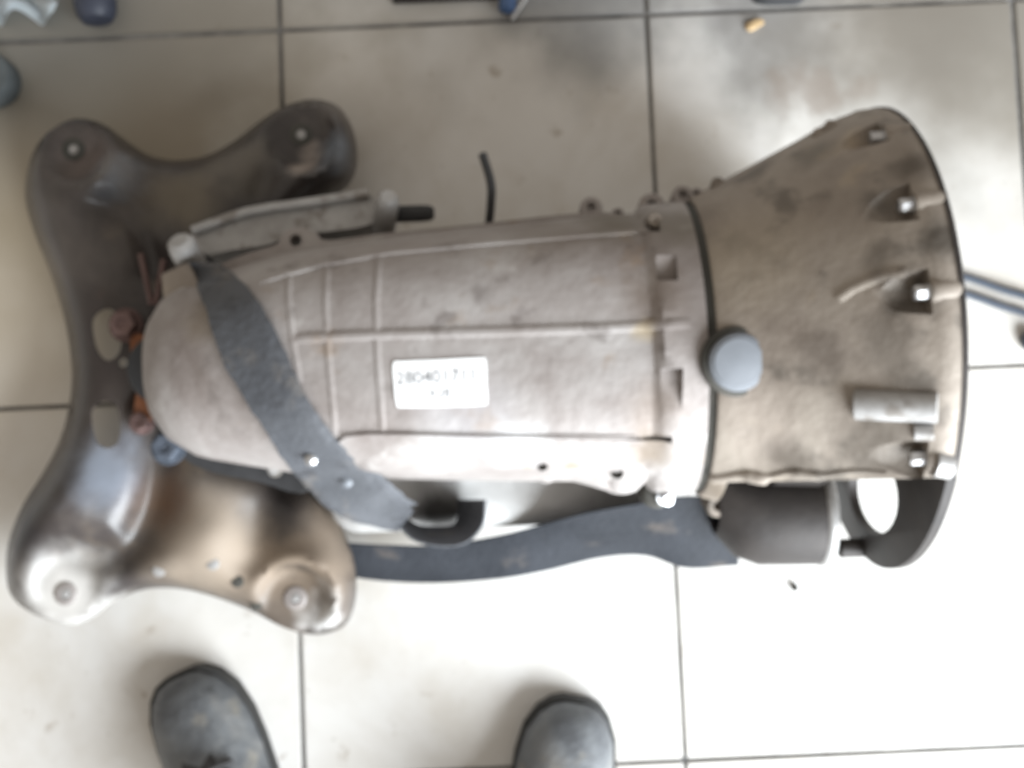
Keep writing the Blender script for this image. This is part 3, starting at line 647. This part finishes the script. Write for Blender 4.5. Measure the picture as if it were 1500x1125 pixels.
# ------------------------------------------------------------------ small things on the floor
def lump(name, px, py, r, sx, sy, h, m, label, cat, seed=0, rot=0, sub=3):
    rnd = random.Random(seed); bm = bmesh.new(); bmesh.ops.create_icosphere(bm, subdivisions=sub, radius=1)
    ph = [rnd.uniform(0, 6) for _ in range(6)]
    for v in bm.verts:
        k = 1 + 0.12 * math.sin(3 * v.co.x + ph[0]) + 0.1 * math.sin(4 * v.co.y + ph[1]) + 0.08 * math.sin(5 * v.co.z + ph[2] + 3 * v.co.x)
        v.co = Vector((v.co.x * sx * k, v.co.y * sy * k, v.co.z * h * k))
    zmin = min(v.co.z for v in bm.verts)
    for v in bm.verts: v.co.z = max(v.co.z - zmin - 0.1 * h, 0)
    c = P(px, py, 0)
    bmesh.ops.transform(bm, matrix=Matrix.Translation(c) @ Matrix.Rotation(rot, 4, 'Z'), verts=bm.verts)
    return tag(link(name, bm_mesh(bm, name), m, None, smooth=50, origin=c), label, cat)
lump('pebble', 1163, 860, 0, .0042, .004, .0035, M['seam'], 'small dark pebble on the bright tile beside the bell housing', 'pebble', 3)
lump('wood_chip', 1105, 37, 0, .010, .005, .003, M['wood'], 'small tan wood chip beside the black rubber block', 'wood chip', 5, 0.4)
# white cloth, folded and lying crumpled
bm = bmesh.new(); nx = 26; c0 = P(30, -28, 0)
vs = [[bm.verts.new(c0 + Vector((-0.055 + 0.10 * i / nx + .006 * math.sin(j * .7), -0.045 + 0.09 * j / nx + .006 * math.sin(i * .5), 0.006 + 0.010 * (1 + math.sin(i * .55 + j * .25)) * (1 + .4 * math.sin(j * .6))))) for j in range(nx + 1)] for i in range(nx + 1)]
for i in range(nx):
    for j in range(nx): bm.faces.new((vs[i][j], vs[i + 1][j], vs[i + 1][j + 1], vs[i][j + 1]))
r = bmesh.ops.solidify(bm, geom=bm.faces[:], thickness=0.002)
zm = min(v.co.z for v in bm.verts)
for v in bm.verts: v.co.z -= zm
tag(link('cloth_rag', bm_mesh(bm, 'cloth_rag'), M['cloth'], None, smooth=60, origin=c0), 'crumpled pale white rag on the floor beside the navy bottle', 'rag')
# navy bottle lying down
c0 = P(142, 18, 0.02); dr = Vector((-0.15, 1, 0)).normalized()
nb = thing('plastic_bottle', 'dark navy plastic bottle lying with its rounded base over the tile joint', 'bottle', Vector((c0.x, c0.y, 0)))
link('body', lathe('body', Vector((c0.x, c0.y, .022)) , dr, [(0.004, -.012), (0.016, -.010), (0.0205, -.003), (0.022, .008), (0.022, .07), (0.02, .085), (0.011, .1), (0.010, .106)], 28), M['navy'], nb, smooth=40)
link('cap', lathe('cap', Vector((c0.x, c0.y, .022)) + dr * .105, dr, [(0.012, 0), (0.0125, .002), (0.0125, .016), (0.011, .018)], 24), M['rubber'], nb, smooth=40)
# grey bushing at the edge
c0 = P(-4, 124, 0.0); tag(link('rubber_bushing', lathe('rubber_bushing', c0, (0, 0, 1), [(.026, 0), (.028, .004), (.028, .030), (.026, .034), (.014, .034), (.012, .03), (.011, .004), (.011, .001)], 36), M['grey'], None, smooth=40, origin=c0), 'round grey rubber bushing standing beside the crossmember arm', 'bushing')
# things under the bench edge beyond the joint
def bar(name, a, b, w_, h, m, label, cat):
    a, b = Vector(a), Vector(b); d = (b - a).normalized(); s = Vector((-d.y, d.x, 0)) * w_ / 2
    rows = []
    for p, k in ((a, .9), (a + d * .002, 1), (b - d * .002, 1), (b, .9)):
        rows.append([p - s * k, p + s * k, p + s * k + Vector((0, 0, h * .8)), p + s * .8 * k + Vector((0, 0, h)), p - s * .8 * k + Vector((0, 0, h)), p - s * k + Vector((0, 0, h * .8))])
    return tag(link(name, grid_mesh(name, rows), m, None, smooth=30, origin=(a + b) / 2), label, cat)
bar('steel_bar', P(575, -6, 0), P(728, -12, 0), .018, .008, M['oily'], 'dark flat steel bar lying along the tile joint', 'steel bar')
sd_ = thing('screwdriver', 'screwdriver with blue handle and pale shank across the tile joint', 'screwdriver', P(745, 5, 0))
link('handle', lathe('handle', P(742, 16, .010), P(752, -60, .010) - P(742, 16, .010), [(.004, -.002), (.0085, 0), (.0095, .006), (.0085, .03), (.0095, .05), (.006, .056)], 12), M['bluegrip'], sd_, smooth=40)
link('shank', tube('shank', [P(748, 28, .006), P(764, 5, .008), P(782, -24, .012), P(800, -55, .012)], .0035, 10, 3), M['alu'], sd_, smooth=60)
tag(link('rubber_block', grid_mesh('rubber_block', [[P(px, py, 0) + Vector((0, 0, z)) for px, py in smooth_loop([(1098, -40), (1100, -6), (1110, 6), (1150, 8), (1176, 2), (1180, -40)], 3)] for z in (0, .018, .02)]), M['rubber'], None, smooth=40, origin=P(1140, -15, 0)), 'black rubber block lying on the floor beyond the tile joint', 'rubber block')
for i, (a, b, lab) in enumerate([((1380, 396), (1512, 438), 'thin dark cable behind the bell flange, the one away from the tile joint'), ((1380, 420), (1512, 463), 'thin dark cable behind the bell flange, the one facing the tile joint')]):
    p0, p1 = P(*a, .0045), P(*b, .0045)
    d = p1 - p0
    pts = [p0, p0 + d * .33 + Vector((0, .001, 0)), p0 + d * .7, p1, p1 + d * .6 + Vector((0, -.01, 0)), p1 + d * 1.4 + Vector((0, -.05, 0)), p1 + d * 2 + Vector((-0.02, -.14, 0))]
    tag(link('cable', tube('cable', pts, .0042, 10, 6), M['cable'], None, smooth=60, origin=p0), lab, 'cable', 'cables behind the bell flange')
tag(link('bottle_stopper', lathe('bottle_stopper', P(1509, 500, 0), (0, 0, 1), [(.011, 0), (.012, .003), (.012, .012), (.010, .015), (.004, .016)], 20), M['navy'], None, smooth=40, origin=P(1509, 500, 0)), 'small dark purple stopper on the floor beside the tile joint', 'stopper')
